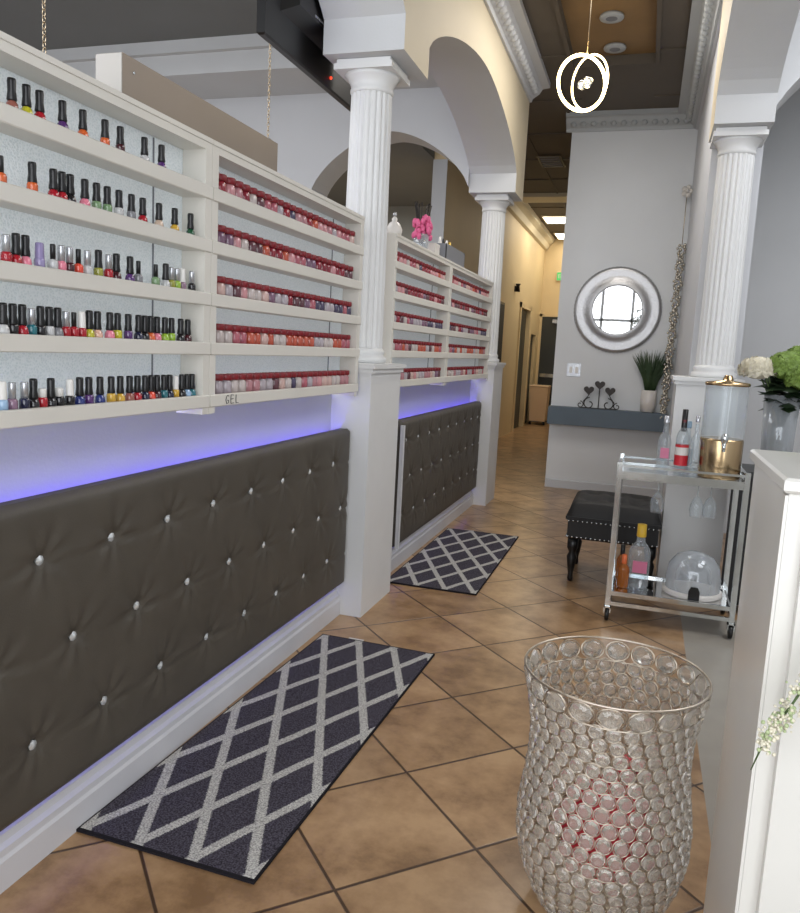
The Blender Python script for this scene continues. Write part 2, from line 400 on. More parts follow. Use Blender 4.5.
# exact break points
struct('wall_left_arcade', arcade(zl, ys, -1.755, -1.31, CZ), [M['graywall'], M['cream']])
def zr(y):
    if y > 5.45: return 3.0
    return archz((y-3.7)/1.75, 3.17, .46)
ysr = [1.95+(5.45-1.95)*i/48 for i in range(49)] + [5.9]
struct('wall_right_arcade', arcade(zr, ysr, .62, .27, CZ), [M['graywall'], M['cream']])
struct('wall_right', MB().box((.295,5.9,0),(.62,8.98,CZ)).box((.27,5.9,3.92),(.295,8.98,CZ)), M['wall'])
# cross arches
def cross(zf, xs, y0, y1, top):
    mb = arcade(zf, xs, y0, y1, top); mb.v = [(p[1],p[0],p[2]) for p in mb.v]; return mb
def zc(x):
    if x < -3.36: return 0.0
    return archz((x+2.555)/.80, 3.05, .52)
xs = [-7.2] + [-3.36+1.605*i/40 for i in range(41)]
struct('wall_back_left_room', cross(zc, xs, 7.8, 7.4, 4.24), [M['graywall'], M['wall']])
def zx(x): return archz((x-1.5)/.9, 3.05, .62)
struct('wall_right_cross', cross(zx, [.62+1.78*i/30 for i in range(31)], 5.9, 5.5, CZ), [M['graywall'], M['graywall']])
struct('wall_right_room', MB().box((.62,7.4,0),(3.6,7.55,CZ)), M['graywall'])
struct('wall_far_right', MB().box((3.45,-1.5,0),(3.6,7.4,CZ)), M['graywall'])
struct('wall_far_left', MB().box((-7.3,-1.5,0),(-7.2,12.0,4.3)), M['graywall'])
# mirror wall, corridor walls
struct('wall_back', MB().box((-1.0,8.98,0),(.62,18.0,CZ)), M['backwall'])
hw = MB(); hw.box((-2.56,9.03,0),(-2.4,15.1,CZ)); hw.box((-2.56,16.3,0),(-2.4,16.75,CZ)); hw.box((-2.56,17.5,0),(-2.4,18.0,CZ))
hw.box((-2.56,15.1,2.4),(-2.4,16.3,CZ)); hw.box((-2.56,16.75,1.95),(-2.4,17.5,CZ))
struct('wall_corridor_left', hw, M['beige'])
struct('trim_11', MB().box((-2.565,9.012,0),(-2.395,9.029,CZ-.41)), M['wall'])
struct('wall_corridor_end', MB().box((-2.56,18.0,0),(-.9,18.1,CZ)), M['beige'])
struct('wall_back_room', MB().box((-7.2,11.9,0),(-2.56,12.0,3.7)), M['dark_room'])
struct('door_1', MB().box((-2.52,15.1,0),(-2.46,16.3,2.4)), M['door'])
struct('door_2', MB().box((-2.52,16.75,0),(-2.46,17.5,1.95)), M['door'])
d3 = struct('door_3', MB().box((-2.34,17.94,0),(-1.3,17.999,2.38)), M['door'])
MB().box((-2.3,17.88,1.02),(-1.4,17.94,1.10)).build('push_bar', M['chrome'], d3)
MB().box((-2.1,17.86,2.24),(-1.5,17.94,2.32)).build('door_closer', M['silvercap'], d3)
struct('trim_3', MB().box((-2.40,17.92,0),(-2.34,17.998,2.44)).box((-2.40,17.92,2.38),(-1.24,17.998,2.44)), M['beige'])
struct('trim_4', MB().box((-2.40,15.0,0),(-2.37,15.1,2.5)).box((-2.40,16.3,0),(-2.37,16.4,2.5)).box((-2.40,15.0,2.4),(-2.37,16.4,2.5)), M['beige'])
# ceiling band across the corridor
struct('trim_5', MB().box((-2.4,13.0,CZ-.06),(-1.0,13.5,CZ)), M['cream'])
# corridor crown, white
cr = MB(); cr.prism([(-2.4,CZ),(-2.4,CZ-.26),(-2.34,CZ-.24),(-2.30,CZ-.14),(-2.22,CZ-.08),(-2.2,CZ)], 9.03, 18.0, 'y')
struct('trim_6', cr, M['cream'])

# low wall under the racks + upholstered base moulding
struct('wall_left', MB().box((-1.74,-1.5,0),(-1.62,3.96,1.235)).box((-1.74,4.40,0),(-1.62,7.5,1.235)), M['wall'])
prof = [(-1.62,0),(-1.520,0),(-1.520,.085),(-1.527,.095),(-1.527,.115),(-1.540,.125),(-1.545,.145),(-1.557,.155),(-1.62,.155)]
struct('baseboard_left', MB().prism(prof, -1.5, 3.92, 'y').prism(prof, 4.44, 7.45, 'y'), M['basepaint'])
struct('baseboard_back', MB().prism([(8.98,0),(8.965,0),(8.965,.09),(8.98,.1)], -1.0, .27, 'x'), M['wall'])

# storefront mullions behind the camera, seen only in the round mirror
sf = MB()
for x in (-6.2,-4.2,-2.4,-1.12,-.42,.9,2.6): sf.box((x-.035,-1.42,0),(x+.035,-1.36,3.9))
for z in (.05,2.42,3.85): sf.box((-7.2,-1.42,z-.035),(3.45,-1.36,z+.035))
struct('window_1', sf, M['gray_trim'])
# crown mouldings with an egg row
def crown(name, x, side, y0, y1, material, proj=.19, h=.17):
    mb = MB(); s = side
    mb.prism([(x,CZ),(x,CZ-h),(x+s*.02,CZ-h),(x+s*.03,CZ-h+.03),(x+s*.09,CZ-.10),(x+s*.12,CZ-.055),(x+s*proj,CZ-.045),(x+s*proj,CZ)], y0, y1, 'y')
    n = int((y1-y0)/.105)
    for i in range(n): mb.ball((x+s*.075, y0+.05+i*.105, CZ-.105), .034, 8, 5, sc=(1,.95,1.1))
    return struct(name, mb, material)
crown('trim_7', -1.31, 1, .45, 7.9, M['trim'])
crown('trim_8', .27, -1, 1.95, 8.98, M['gray_trim'])
mb = MB(); y = 8.98
mb.prism([(y,CZ),(y,CZ-.17),(y-.02,CZ-.17),(y-.03,CZ-.14),(y-.09,CZ-.10),(y-.12,CZ-.055),(y-.16,CZ-.045),(y-.16,CZ)], -1.06, .27, 'x')
for i in range(12): mb.ball((-.98+i*.105, y-.075, CZ-.105), .034, 8, 5)
struct('trim_9', mb, M['gray_trim'])
# narrow corner strip at the start of the far padded panel
struct('trim_10', MB().box((-1.50,4.83,.165),(-1.475,4.857,1.0)), M['white'])

# ---------------------------------------------------------------- fluted columns
def fluted_column(x, y, px0, px1, py0, py1, label):
    t = thing('fluted_column', label, 'column', (x,y,0))
    p = MB().box((px0-x,py0-y,0),(px1-x,py1-y,1.36)); p.build('pedestal', M['column'], t)
    c = MB().box((px0-x-.025,py0-y-.025,1.385),(px1-x+.025,py1-y+.03,1.41)).box((px0-x-.012,py0-y-.012,1.36),(px1-x+.012,py1-y+.015,1.385)); c.build('pedestal_cap', M['column'], t)
    b = MB().lathe([(.142,1.41),(.147,1.425),(.147,1.442),(.128,1.452),(.133,1.466),(.133,1.478),(.121,1.495)], 40); b.build('column_base', M['column'], t)
    N = 20
    def fl_(k, n, z):
        a = (k % 6)/6*2*PI; d = max(0, math.cos(a))
        return 1-.075*d
    s = MB().lathe([(.122,1.495),(.1215,1.6),(.118,2.2),(.112,2.84),(.111,2.85)], N*6, rfun=fl_, sm=False, cap=True); s.build('shaft', M['column'], t)
    k = MB().lathe([(.111,2.85),(.118,2.86),(.118,2.872),(.113,2.882),(.118,2.90),(.136,2.93),(.152,2.945)], 40)
    k.box((-.162,-.162,2.945),(.162,.162,2.975)).box((-.150,-.150,2.975),(.150,.150,2.998))
    k.build('capital', M['column'], t)
    return t
fluted_column(-1.555, 4.17, -1.655, -1.396, 3.92, 4.44, 'white fluted column between the nail polish racks and the far jar racks')
fluted_column(-1.545, 7.68, -1.655, -1.396, 7.45, 7.92, 'distant white fluted column at the corridor end of the left arcade')
fluted_column(.44, 5.68, .20, .585, 5.42, 5.93, 'white fluted column on the right behind the bar cart')

# ---------------------------------------------------------------- tufted panels
def tufted(y0, y1, z0, z1, label, ybtn):
    t = thing('padded_panel', label, 'wall panel', (-1.49,(y0+y1)/2,z0))
    yc = (y0+y1)/2
    rows = [(.888,0),(.632,.125),(.377,-.035)]
    B = []
    for z, off in rows:
        y = ybtn+off
        while y < y1-.04:
            if y > y0+.04: B.append((y,z))
            y += .293
    ny = int((y1-y0)/.0125); nz = 68; vs = []; fs = []
    random.seed(int(y0*10))
    ph = [random.random()*6 for _ in B]
    for j in range(nz+1):
        for i in range(ny+1):
            y = y0+(y1-y0)*i/ny; z = z0+(z1-z0)*j/nz; d = 0
            e = min(y-y0, y1-y, z-z0, z1-z)
            d -= .03*math.exp(-e/.010)
            for (by,bz), p in zip(B, ph):
                dy, dz = y-by, z-bz; r = math.hypot(dy,dz)
                if r < .2:
                    a = math.atan2(dz,dy)
                    d -= .018*math.exp(-(r/.02)**1.4) + .006*math.exp(-(r/.075)**2)
                    d += .0065*math.cos(7*a+p+1.2*math.sin(a))*math.exp(-(r/.085)**2)*(1-math.exp(-(r/.012)**2))
            for bz, off in rows:
                sag = .018*math.sin(PI*(((y-ybtn-off)/.293) % 1))
                q = (z-(bz-sag))/.006
                if abs(q) < 4: d -= .0065*math.exp(-q*q)
            vs.append((d, y-yc, z-z0))
    for j in range(nz):
        for i in range(ny): a = j*(ny+1)+i; fs.append((a,a+1,a+ny+2,a+ny+1))
    mb = MB().add(vs, fs, 0, True); mb.box((-.07,y0-yc,0),(-.032,y1-yc,z1-z0-.002)); mb.box((-.125,y0-yc+.05,.06),(-.07,y1-yc-.05,z1-z0-.12)); mb.build('padding', M['fabric'], t)
    for (by,bz) in B:
        MB().lathe([(.003,.004),(.0145,-.001),(.0145,-.004),(.010,-.012)], 8, axis='x', sm=False).build('crystal_button', M['crystal'], t, loc=(-.016+.004,by-yc,bz-z0))
    MB().box((-.105,y0-yc+.02,z1-z0-.075),(-.085,y1-yc-.02,z1-z0-.068)).build('light_strip', M['led'], t)
    MB().box((-.075,y0-yc+.02,-.006),(-.062,y1-yc-.02,-.001)).build('light_strip', M['led2'], t)
    return t
tufted(.8, 3.915, .185, 1.055, 'dark grey tufted wall panel with crystal buttons, nearest the camera', 1.640-.586)
tufted(4.86, 7.44, .17, 1.03, 'dark grey tufted wall panel beyond the white column', 4.98)

# ---------------------------------------------------------------- display racks
XF, XB = -1.46, -1.545
SH = [1.970, 1.794, 1.615, 1.446, 1.262]
def rack(y0, y1, label, gel=False):
    t = thing('display_rack', label, 'rack', (-1.52,(y0+y1)/2,1.237)); yc = (y0+y1)/2
    def L(x,y,z): return (x+1.52, y-yc, z-1.237)
    f = MB()
    f.box(L(XB-.02,y0,2.125), L(XF,y1,2.150)); f.box(L(XB-.02,y0,2.150), L(XF+.004,y1,2.165))
    for a, b in ((y0,y0+.04),(y1-.04,y1)): f.box(L(XB-.02,a,1.237), L(XF,b,2.125))
    f.build('frame', M['rack'], t)
    for k, z in enumerate(SH):
        s = MB().box(L(XB,y0+.041,z), L(XF-.016,y1-.041,z+.034))
        s.box(L(XF-.0155,y0+.001,z-.002), L(XF+.006,y1-.002,z+.042), bev=.003); s.build('shelf', M['rack'], t)
    MB().box(L(XB-.012,y0+.041,1.262), L(XB-.004,y1-.041,2.124)).build('back_glass', M['rain'], t)
    MB().box(L(XB-.003,y1-.21,1.28), L(XB+.001,y1-.206,2.12)).build('glass_joint', M['graybox'], t)
    if gel:
        g = MB(); P = lambda a, b: (XF+1.52+.0075, y0-yc+.10+a*.029, SH[4]+.005-1.237+b*.032)
        g.tube([P(*q) for q in ((.85,.85),(.6,1.0),(.25,.8),(.15,.4),(.35,.05),(.75,.1),(.85,.4),(.5,.42))], .0013, 6)
        g.tube([P(*q) for q in ((2.1,.95),(1.4,1.0),(1.35,.5),(1.4,0),(2.1,.05))], .0013, 6); g.tube([P(1.38,.5),P(2.0,.55)], .0013, 6)
        g.tube([P(*q) for q in ((2.7,1.0),(2.65,.5),(2.7,.02),(3.3,.05))], .0013, 6)
        g.build('handwritten_sign', M['ink'], t)
    return t
rack(.75, 2.402, 'white nail polish rack with pebbled glass back, nearest the camera')
rack(2.404, 3.885, 'white rack of red lidded jars with GEL written on its bottom shelf', gel=True)
rack(4.42, 5.79, 'white rack of red lidded jars just beyond the white column')
rack(5.792, 7.45, 'farthest white rack of red lidded jars beside the distant column')

# ---------------------------------------------------------------- nail polish bottles
body_cols = dict(brown=(150,92,80), yellow=(190,184,50), red=(170,28,42), purple=(86,50,110), orange=(214,100,50), dark=(70,26,34), clear=(196,196,196),
    pink=(226,130,150), green=(120,150,110), gray=(130,130,134), beige=(204,180,160), gold=(206,164,60), dgreen=(20,80,50), lav=(150,140,180), peach=(224,180,160),
    navy=(30,34,60), lime=(150,184,60), blue=(40,52,116), teal=(40,110,120), lblue=(150,180,210), black=(26,24,28), mauve=(140,110,130), coral=(226,80,60), olive=(150,150,60))
BM = {k: mat('lacquer_'+k, v, .15, coat=.6) for k, v in body_cols.items()}
cname = dict(dark='dark red', clear='clear', dgreen='dark green', lav='lavender', lblue='pale blue')
bcache = {}
def bottle_mesh(col, kind):
    key = (col, kind)
    if key not in bcache:
        b = MB()
        if kind == 'round': b.lathe([(.011,0),(.0145,.002),(.0150,.012),(.0135,.022),(.0085,.029),(.006,.034)], 14)
        else: b.lathe([(.010,0),(.0135,.002),(.0135,.026),(.0115,.031),(.006,.034),(.006,.036)], 10)
        bcache[key] = b.mesh('bottle_body', BM[col])
    return bcache[key]
def cap_mesh(cap):
    key = 'cap'+cap
    if key not in bcache:
        b = MB()
        if cap == 'black': b.lathe([(.0105,.029),(.0118,.032),(.0095,.052),(.0102,.074),(.0092,.080),(.005,.081)], 12); m_ = M['blackcap']
        elif cap == 'silver': b.lathe([(.0095,.030),(.0095,.070),(.0085,.073)], 12); m_ = M['silvercap']
        elif cap == 'white': b.lathe([(.0105,.030),(.011,.034),(.0098,.072),(.0085,.076)], 12); m_ = M['whitecap']
        elif cap == 'thin': b.lathe([(.007,.031),(.007,.070),(.006,.072)], 10); m_ = M['blackcap']
        elif cap == 'shortwhite': b.lathe([(.0105,.031),(.0105,.052),(.0095,.054)], 12); m_ = M['whitecap']
        else: b.lathe([(.0115,.020),(.012,.025),(.0105,.066),(.009,.069)], 12); m_ = M['lavcap']
        bcache[key] = b.mesh('bottle_cap', m_)
    return bcache[key]
# y positions along the rack, by shelf, topmost first
BY = [
 [(1.554,'brown','black'),(1.6,'yellow','black'),(1.643,'red','black'),(1.722,'purple','black'),(1.798,'orange','black'),(1.887,'orange','black'),(1.953,'dark','black'),(2.065,'clear','black'),(2.151,'purple','black')],
 [(1.516,'orange','thin'),(1.615,'orange','black'),(1.687,'red','black'),(1.717,'red','black'),(1.746,'black','black'),(1.804,'pink','black'),(1.851,'green','black'),(1.896,'green','black'),(1.947,'clear','black'),(2.004,'gray','black'),(2.058,'red','black'),(2.14,'beige','black'),(2.225,'gold','black'),(2.316,'dgreen','black')],
 [(1.528,'red','silver'),(1.546,'red','black'),(1.567,'pink','black'),(1.636,'lav','lav'),(1.682,'clear','thin'),(1.71,'pink','silver'),(1.73,'dark','silver'),(1.777,'coral','thin'),(1.813,'clear','silver'),(1.858,'olive','black'),(1.901,'red','silver'),(1.935,'dark','black'),(1.998,'purple','black'),(2.038,'gray','thin'),(2.125,'green','thin'),(2.178,'clear','black'),(2.21,'olive','silver'),(2.24,'lime','silver'),(2.27,'mauve','white'),(2.328,'black','silver')],
 [(1.514,'clear','black'),(1.532,'black','black'),(1.558,'red','black'),(1.591,'teal','silver'),(1.626,'black','black'),(1.644,'clear','black'),(1.672,'gray','black'),(1.696,'red','silver'),(1.72,'red','thin'),(1.752,'red','white'),(1.799,'yellow','black'),(1.853,'peach','black'),(1.906,'pink','black'),(1.941,'yellow','black'),(1.99,'purple','black'),(2.04,'navy','black'),(2.065,'black','black'),(2.1,'orange','black'),(2.134,'pink','black'),(2.176,'lime','black'),(2.213,'lime','black'),(2.265,'black','black'),(2.307,'dark','black')],
 [(1.507,'lblue','white'),(1.537,'mauve','silver'),(1.578,'navy','silver'),(1.6,'black','black'),(1.625,'red','shortwhite'),(1.65,'black','black'),(1.693,'black','shortwhite'),(1.74,'black','white'),(1.779,'blue','black'),(1.816,'purple','black'),(1.863,'blue','black'),(1.912,'gold','black'),(1.953,'gold','black'),(1.997,'brown','black'),(2.035,'red','black'),(2.074,'navy','black'),(2.105,'coral','black'),(2.136,'dark','black'),(2.174,'teal','black'),(2.205,'navy','black'),(2.238,'gold','white'),(2.276,'black','black'),(2.306,'lblue','black'),(2.335,'teal','black')],
]
sname = ['top','second','middle','fourth','bottom']
capn = dict(black='black capped', silver='silver capped', white='white capped', thin='slim black capped', shortwhite='short white capped', lav='lavender capped')
random.seed(3)
for r, row in enumerate(BY):
    last = [-9, -9]
    for i, (y, col, cap) in enumerate(row):
        lane = 0; y = max(y, last[0]+.0305); last[0] = y
        kind = 'round' if (cap == 'black' and random.random() < .7) else 'square'
        t = thing('nail_polish_bottle', '%s %s nail polish, %s from left on nearest rack\'s %s shelf' % (capn[cap], cname.get(col, col), ORD[i], sname[r]), 'nail polish',
                  ((-1.487, -1.5245)[lane], y, SH[r]+.0345), random.random()*6, 'nail polish bottles on the nearest rack')
        for nm, me in (('bottle', bottle_mesh(col, kind)), ('cap', cap_mesh(cap))):
            o = bpy.data.objects.new(nm, me); C.objects.link(o); o.parent = t

# ---------------------------------------------------------------- red-lidded jars
jar_cols = [(198,140,144),(192,180,176),(170,92,104),(146,42,54),(200,168,160),(122,90,112),(184,84,62),(96,58,66),(172,162,168),(176,124,130),(134,34,50),(74,66,92)]
JM = [mat('jar_powder', c, .2, coat=.5) for c in jar_cols]
lidme = MB().lathe([(.023,.053),(.0252,.0545),(.0252,.073),(.023,.076)], 16).mesh('lid', M['redcap'])
lbl = mat('black_label', (40,34,40), .5)
jarme = []
for q in JM:
    jarme.append(MB().lathe([(.020,0),(.0235,.003),(.0235,.043),(.020,.049),(.019,.053)], 16).mesh('jar', [q, lbl]))
pal = [[3,0,1,2,4,9,3,0,0,0,4],[5,0,7,10,10,2,5,10,0,10,7],[8,7,1,5,8,7,5,11,8,11,11],[1,2,6,6,1,6,6,8,1,6,2],[8,1,9,8,4,1,8,9,4,1,9]]
rk = [('GEL rack',2.475,3.805,24),('rack beyond the column',4.50,5.71,18),('farthest rack',5.87,7.37,18)]
for nm_, ya, yb, n in rk:
    for r in range(5):
        for i in range(n):
            t = thing('gel_jar', 'red lidded jar, %s from left, %s shelf of the %s' % (ORD[i], sname[r], nm_), 'jar',
                      (-1.5065+random.uniform(-.003,.003), ya+(yb-ya)*i/(n-1), SH[r]+.0345), random.random()*6, 'red lidded jars on the racks')
            a = bpy.data.objects.new('jar', jarme[pal[r][min(10, int(i/n*11))] if random.random() < .75 else random.randrange(12)]); C.objects.link(a); a.parent = t
            b = bpy.data.objects.new('lid', lidme); C.objects.link(b); b.parent = t

# ---------------------------------------------------------------- on top of the racks
t = thing('long_box', 'long taupe metal box with pale end lying on top of the near racks', 'box', (-1.545,2.44,2.1655))
MB().box((-.045,-.46,0),(.045,.52,.130)).build('body', M['boxmetal'], t)
MB().box((-.044,-.4635,.002),(.044,-.4602,.128)).build('end_plate', M['boxend'], t)
MB().lathe([(.004,.0455),(.004,.048)], 8, (0,0,0), axis='x').xf(Matrix.Translation((0,-.41,.09))).build('screw', M['chrome'], t)
t = thing('ornament', 'small white ornament standing on the rack just beyond the column', 'ornament', (-1.54,4.62,2.1655))
MB().lathe([(.03,0),(.045,.02),(.05,.05),(.035,.085),(.015,.1),(.018,.115),(.006,.13)], 20).build('ornament_body', M['ceramic'], t)
MB().lathe([(.01,.13),(.014,.14),(.004,.155)], 12).build('finial', M['silvercap'], t)
t = thing('flower_bunch', 'bright pink bunch in a clear holder on top of the rack beyond the column', 'decoration', (-1.56,5.28,2.1655))
MB().lathe([(.045,0),(.05,.005),(.055,.12),(.052,.12),(.047,.01),(.001,.008)], 20, cap=False).build('holder', M['frost'], t)
random.seed(5); fb = MB(); sb = MB()
for i in range(60):
    a = random.random()*6.28; q = random.random()**.5*.062; h = .1+random.random()*.13
    fb.ball((q*math.cos(a), q*math.sin(a), h), .017, 8, 5, sc=(1,1,1.4))
for i in range(12):
    a = random.random()*6.28; sb.tube([(0,0,.02),(.06*math.cos(a),.06*math.sin(a),.31+random.random()*.03)], .004, 5)
fb.build('pink_petals', M['pink'], t); sb.build('stems', M['darkmetal'], t)
t = thing('white_box', 'small white box beside the pink bunch on top of the rack', 'box', (-1.56,5.50,2.1655))
MB().box((-.06,-.06,0),(.06,.06,.085), bev=.004).build('carton', M['ceramic'], t); MB().box((-.062,-.062,.07),(.062,.062,.088)).build('lid', M['ceramic'], t)
t = thing('storage_box', 'open grey box with small items on top of the farthest rack', 'box', (-1.56,5.98,2.1655))
MB().box((-.08,-.3,0),(.08,.3,.006)).box((-.08,-.3,0),(-.074,.3,.12)).box((.074,-.3,0),(.08,.3,.12)).box((-.08,-.3,0),(.08,-.294,.12)).box((-.08,.294,0),(.08,.3,.12)).build('tray', M['graybox'], t)
for k in range(4): MB().lathe([(.018,.0065),(.018,.13),(.01,.15),(.008,.18)], 12, (0,-.2+k*.1,0)).build('tube_inside', [M['whitecap'],M['blackcap'],M['whitecap'],M['yellow']][k], t)

# ---------------------------------------------------------------- television seen from behind
t = thing('television', 'black television hung from the ceiling, seen from behind above the racks', 'television', (-1.83,4.05,2.92))
tv = MB(); tv.box((-.045,-.60,0),(0,.62,.74), bev=.008); tv.build('panel_shell', M['black'], t)
hb = MB(); hb.add([(0,-.45,.16),(0,.45,.16),(0,.45,.6),(0,-.45,.6),(.06,-.36,.22),(.06,.36,.22),(.06,.36,.55),(.06,-.36,.55)],
   [(4,5,6,7),(0,1,5,4),(1,2,6,5),(2,3,7,6),(3,0,4,7)]); hb.build('rear_housing', M['black'], t)
MB().box((-.1,-.06,.40),(.09,.06,.46)).box((.03,-.04,.45),(.08,.04,1.36)).build('ceiling_mount', M['black'], t)
lg = MB()
for k in range(6): lg.box((.0605,-.18+k*.022,.235),(.062,-.166+k*.022,.247))
lg.build('lettering', M['silvercap'], t)
MB().ball((.004,.18,.06), .008, 8, 6).build('status_light', M['redled'], t)
# chains
def chain(x, y, z0, z1, label):
    t = thing('hanging_chain', label, 'chain', (x,y,z0), 0)
    mb = MB(); n = int((z1-z0)/.026)
    for i in range(n):
        z = i*.026+.016; pts = []
        for k in range(10):
            a = 2*PI*k/10; h, v = .008*math.cos(a), .016*math.sin(a)
            pts.append((h if i % 2 else 0, 0 if i % 2 else h, z+v))
        mb.tube(pts, .0025, 5, closed=True)
    mb.build('chain_links', M['champagne'], t)
    d = MB().lathe([(.002,-.09),(.035,-.03),(.035,-.01),(.01,.01)], 10, sm=False); d.build('crystal_drop', M['crystal'], t)
chain(-2.6, 2.905, 2.6, 4.24, 'gold chain hanging from the grey ceiling at far left')
chain(-2.6, 4.98, 2.87, 4.24, 'gold chain with crystal drop hanging just below the television')

# ---------------------------------------------------------------- rugs
def rug(x, y, rz, W, L, label):
    t = thing('rug', label, 'rug', (x,y,0), rz, 'lattice runners along the padded panels')
    n = 30; m_ = 60; vs = []; fs = []
    for j in range(m_+1):
        for i in range(n+1):
            vs.append((-.02+(.60)*i/n, -.02+(1.76)*j/m_, .010+.0008*math.sin(j*.9)*math.sin(i*.5)))
    for j in range(m_):
        for i in range(n): a = j*(n+1)+i; fs.append((a,a+1,a+n+2,a+n+1))
    mb = MB().add(vs, fs, 0, True); mb.box((-.022,-.022,.001),(.582,1.742,.009))
    o = mb.build('pile', M['rug'], t); o.scale = (W/.60, L/1.76, 1)
    lab = MB().box((.12*W/.6,(1.742)*L/1.76,.006),(.20*W/.6,1.742*L/1.76+.02,.0075)); lab.build('care_label', M['ceramic'], t)
rug(-1.498, 1.812, math.radians(-1.3), .605, 1.79, 'dark grey rug with pale diamond lattice, nearest the camera')
rug(-1.462, 4.62, math.radians(0), .60, 1.68, 'smaller looking dark lattice rug beyond the white column')

# ---------------------------------------------------------------- pendant light
t = thing('pendant_light', 'glowing double ring pendant light hanging from the brown coffer', 'pendant light', (-.5,4.97,3.127))
def ring(R, rad, rx, rz, nm, ox):
    pts = [(R*math.cos(2*PI*k/48), 0, R*math.sin(2*PI*k/48)) for k in range(48)]
    mb = MB().tube(pts, rad, 8, closed=True); mb.xf(Matrix.Rotation(rz,4,'Z') @ Matrix.Rotation(rx,4,'X')); mb.xf(Matrix.Translation((ox,0,0))); mb.build(nm, M['ring_light'], t)
ring(.155, .0100, .06, math.radians(33), 'light_ring', -.018)
ring(.150, .0055, .10, math.radians(-42), 'light_ring', .026)
cc = MB(); random.seed(4)
for i in range(9):
    cc.ball((random.uniform(-.03,.03),random.uniform(-.03,.03),random.uniform(-.04,.03)), .02, 6, 4, sm=False)
cc.build('crystal_cluster', M['crystal'], t)
MB().tube([(0,0,.15),(0,0,1.19)], .0035, 6).build('cord', M['champagne'], t)
MB().lathe([(.05,1.18),(.05,1.19),(.01,1.192)], 16).build('ceiling_cup', M['chrome'], t)
for yy, lb in ((6.62,'round recessed downlight nearer the pendant in the brown coffer'), (7.25,'round recessed downlight farther back in the brown coffer')):
    t = thing('recessed_downlight', lb, 'downlight', (-.50,yy,CZ+.045), 0, 'downlights in the coffer')
    MB().lathe([(.05,-.012),(.09,-.012),(.095,0),(.09,.014)], 24).build('trim_ring', M['gray_trim'], t)
    MB().lathe([(.045,-.014),(.045,-.012)], 20).build('lamp_face', M['graybox'], t)

# corridor ceiling lights, vent, exit sign, bin, camera
for y0, y1, lb in ((15.0,15.75,'nearer glowing ceiling light panel in the far corridor'),(17.0,17.8,'farther glowing ceiling light panel in the far corridor')):
    t = thing('ceiling_light', lb, 'ceiling light', (-1.7,(y0+y1)/2,CZ-.03), 0, 'corridor ceiling lights')
    h = (y1-y0)/2
    MB().box((-.42,-h,0),(.42,h,.029)).build('housing', M['cream'], t)
    MB().box((-.39,-h+.03,-.004),(.39,h-.03,-.001)).build('diffuser', M['panel_light'], t)
t = thing('ceiling_vent', 'dark slatted ceiling vent above the corridor', 'vent', (-1.42,10.9,CZ-.02))
MB().box((-.20,-.32,0),(.12,-.29,.008)).box((-.20,.29,0),(.12,.32,.008)).box((-.20,-.3,0),(-.18,.3,.008)).box((.10,-.3,0),(.12,.3,.008)).build('vent_frame', M['darkmetal'], t)
sl = MB()
for k in range(6): sl.box((-.17,-.26+k*.1,-.002),(.09,-.22+k*.1,.006))
sl.build('slats', M['graybox'], t)
t = thing('exit_sign', 'green exit sign above the dark door at corridor end', 'sign', (-1.93,17.975,3.28))
MB().box((-.17,-.02,-.10),(.17,.02,.10), bev=.004).build('sign_case', M['cream'], t); MB().box((-.155,-.024,-.085),(.155,-.0205,.085)).build('sign_face', M['exit'], t)
tx = bpy.data.curves.new('exit_text', 'FONT'); tx.body = 'EXIT'; tx.size = .13; tx.align_x = 'CENTER'; tx.align_y = 'CENTER'; tx.extrude = .001
to = bpy.data.objects.new('lettering', tx); C.objects.link(to)
bpy.context.view_layer.update()
dg = bpy.context.evaluated_depsgraph_get(); me = bpy.data.meshes.new_from_object(to.evaluated_get(dg)); bpy.data.objects.remove(to)
me.materials.clear(); me.materials.append(M['ceramic']); o = bpy.data.objects.new('lettering', me); C.objects.link(o); o.parent = t; o.location = (0,-.0255,0); o.rotation_euler = (PI/2,0,0)
t = thing('waste_bin', 'tan lidded rolling bin standing by the dark corridor doors', 'bin', (-2.17,17.15,0))
b = MB(); b.add([(-.17,-.2,.08),(.17,-.2,.08),(.17,.2,.08),(-.17,.2,.08),(-.2,-.23,.82),(.2,-.23,.82),(.2,.23,.82),(-.2,.23,.82)], [(3,2,1,0),(4,5,6,7),(0,1,5,4),(1,2,6,5),(2,3,7,6),(3,0,4,7)])
b.build('bin_body', M['tan'], t); MB().box((-.21,-.24,.82),(.21,.24,.86), bev=.01).build('lid', M['tan'], t)
for sx in (-1,1): MB().lathe([(.04,-.02),(.04,.02)], 14, (sx*.15,-.15,.04), axis='x').build('caster', M['black'], t)
MB().box((-.16,-.19,.06),(.16,.19,.08)).build('base_plate', M['black'], t)
t = thing('wall_camera', 'small dark fixture high on the beige corridor wall', 'fixture', (-2.395,14.3,2.68))  # stands for a small wall-mounted camera, not a lamp
MB().box((-.004,-.05,-.05),(.02,.05,.05)).build('plate', M['darkmetal'], t); MB().lathe([(.04,0),(.03,.1),(.05,.14)], 14, (.05,0,-.05)).build('cup', M['darkmetal'], t)
t = thing('picture_frame', 'tall black framed panel on the beige wall beside the distant column', 'picture', (-2.395,12.9,1.85))
MB().box((-.003,-.3,-.5),(.03,.3,.5)).build('frame', M['black'], t); MB().box((.0305,-.26,-.46),(.032,.26,.46)).build('picture', M['blackmatte'], t)

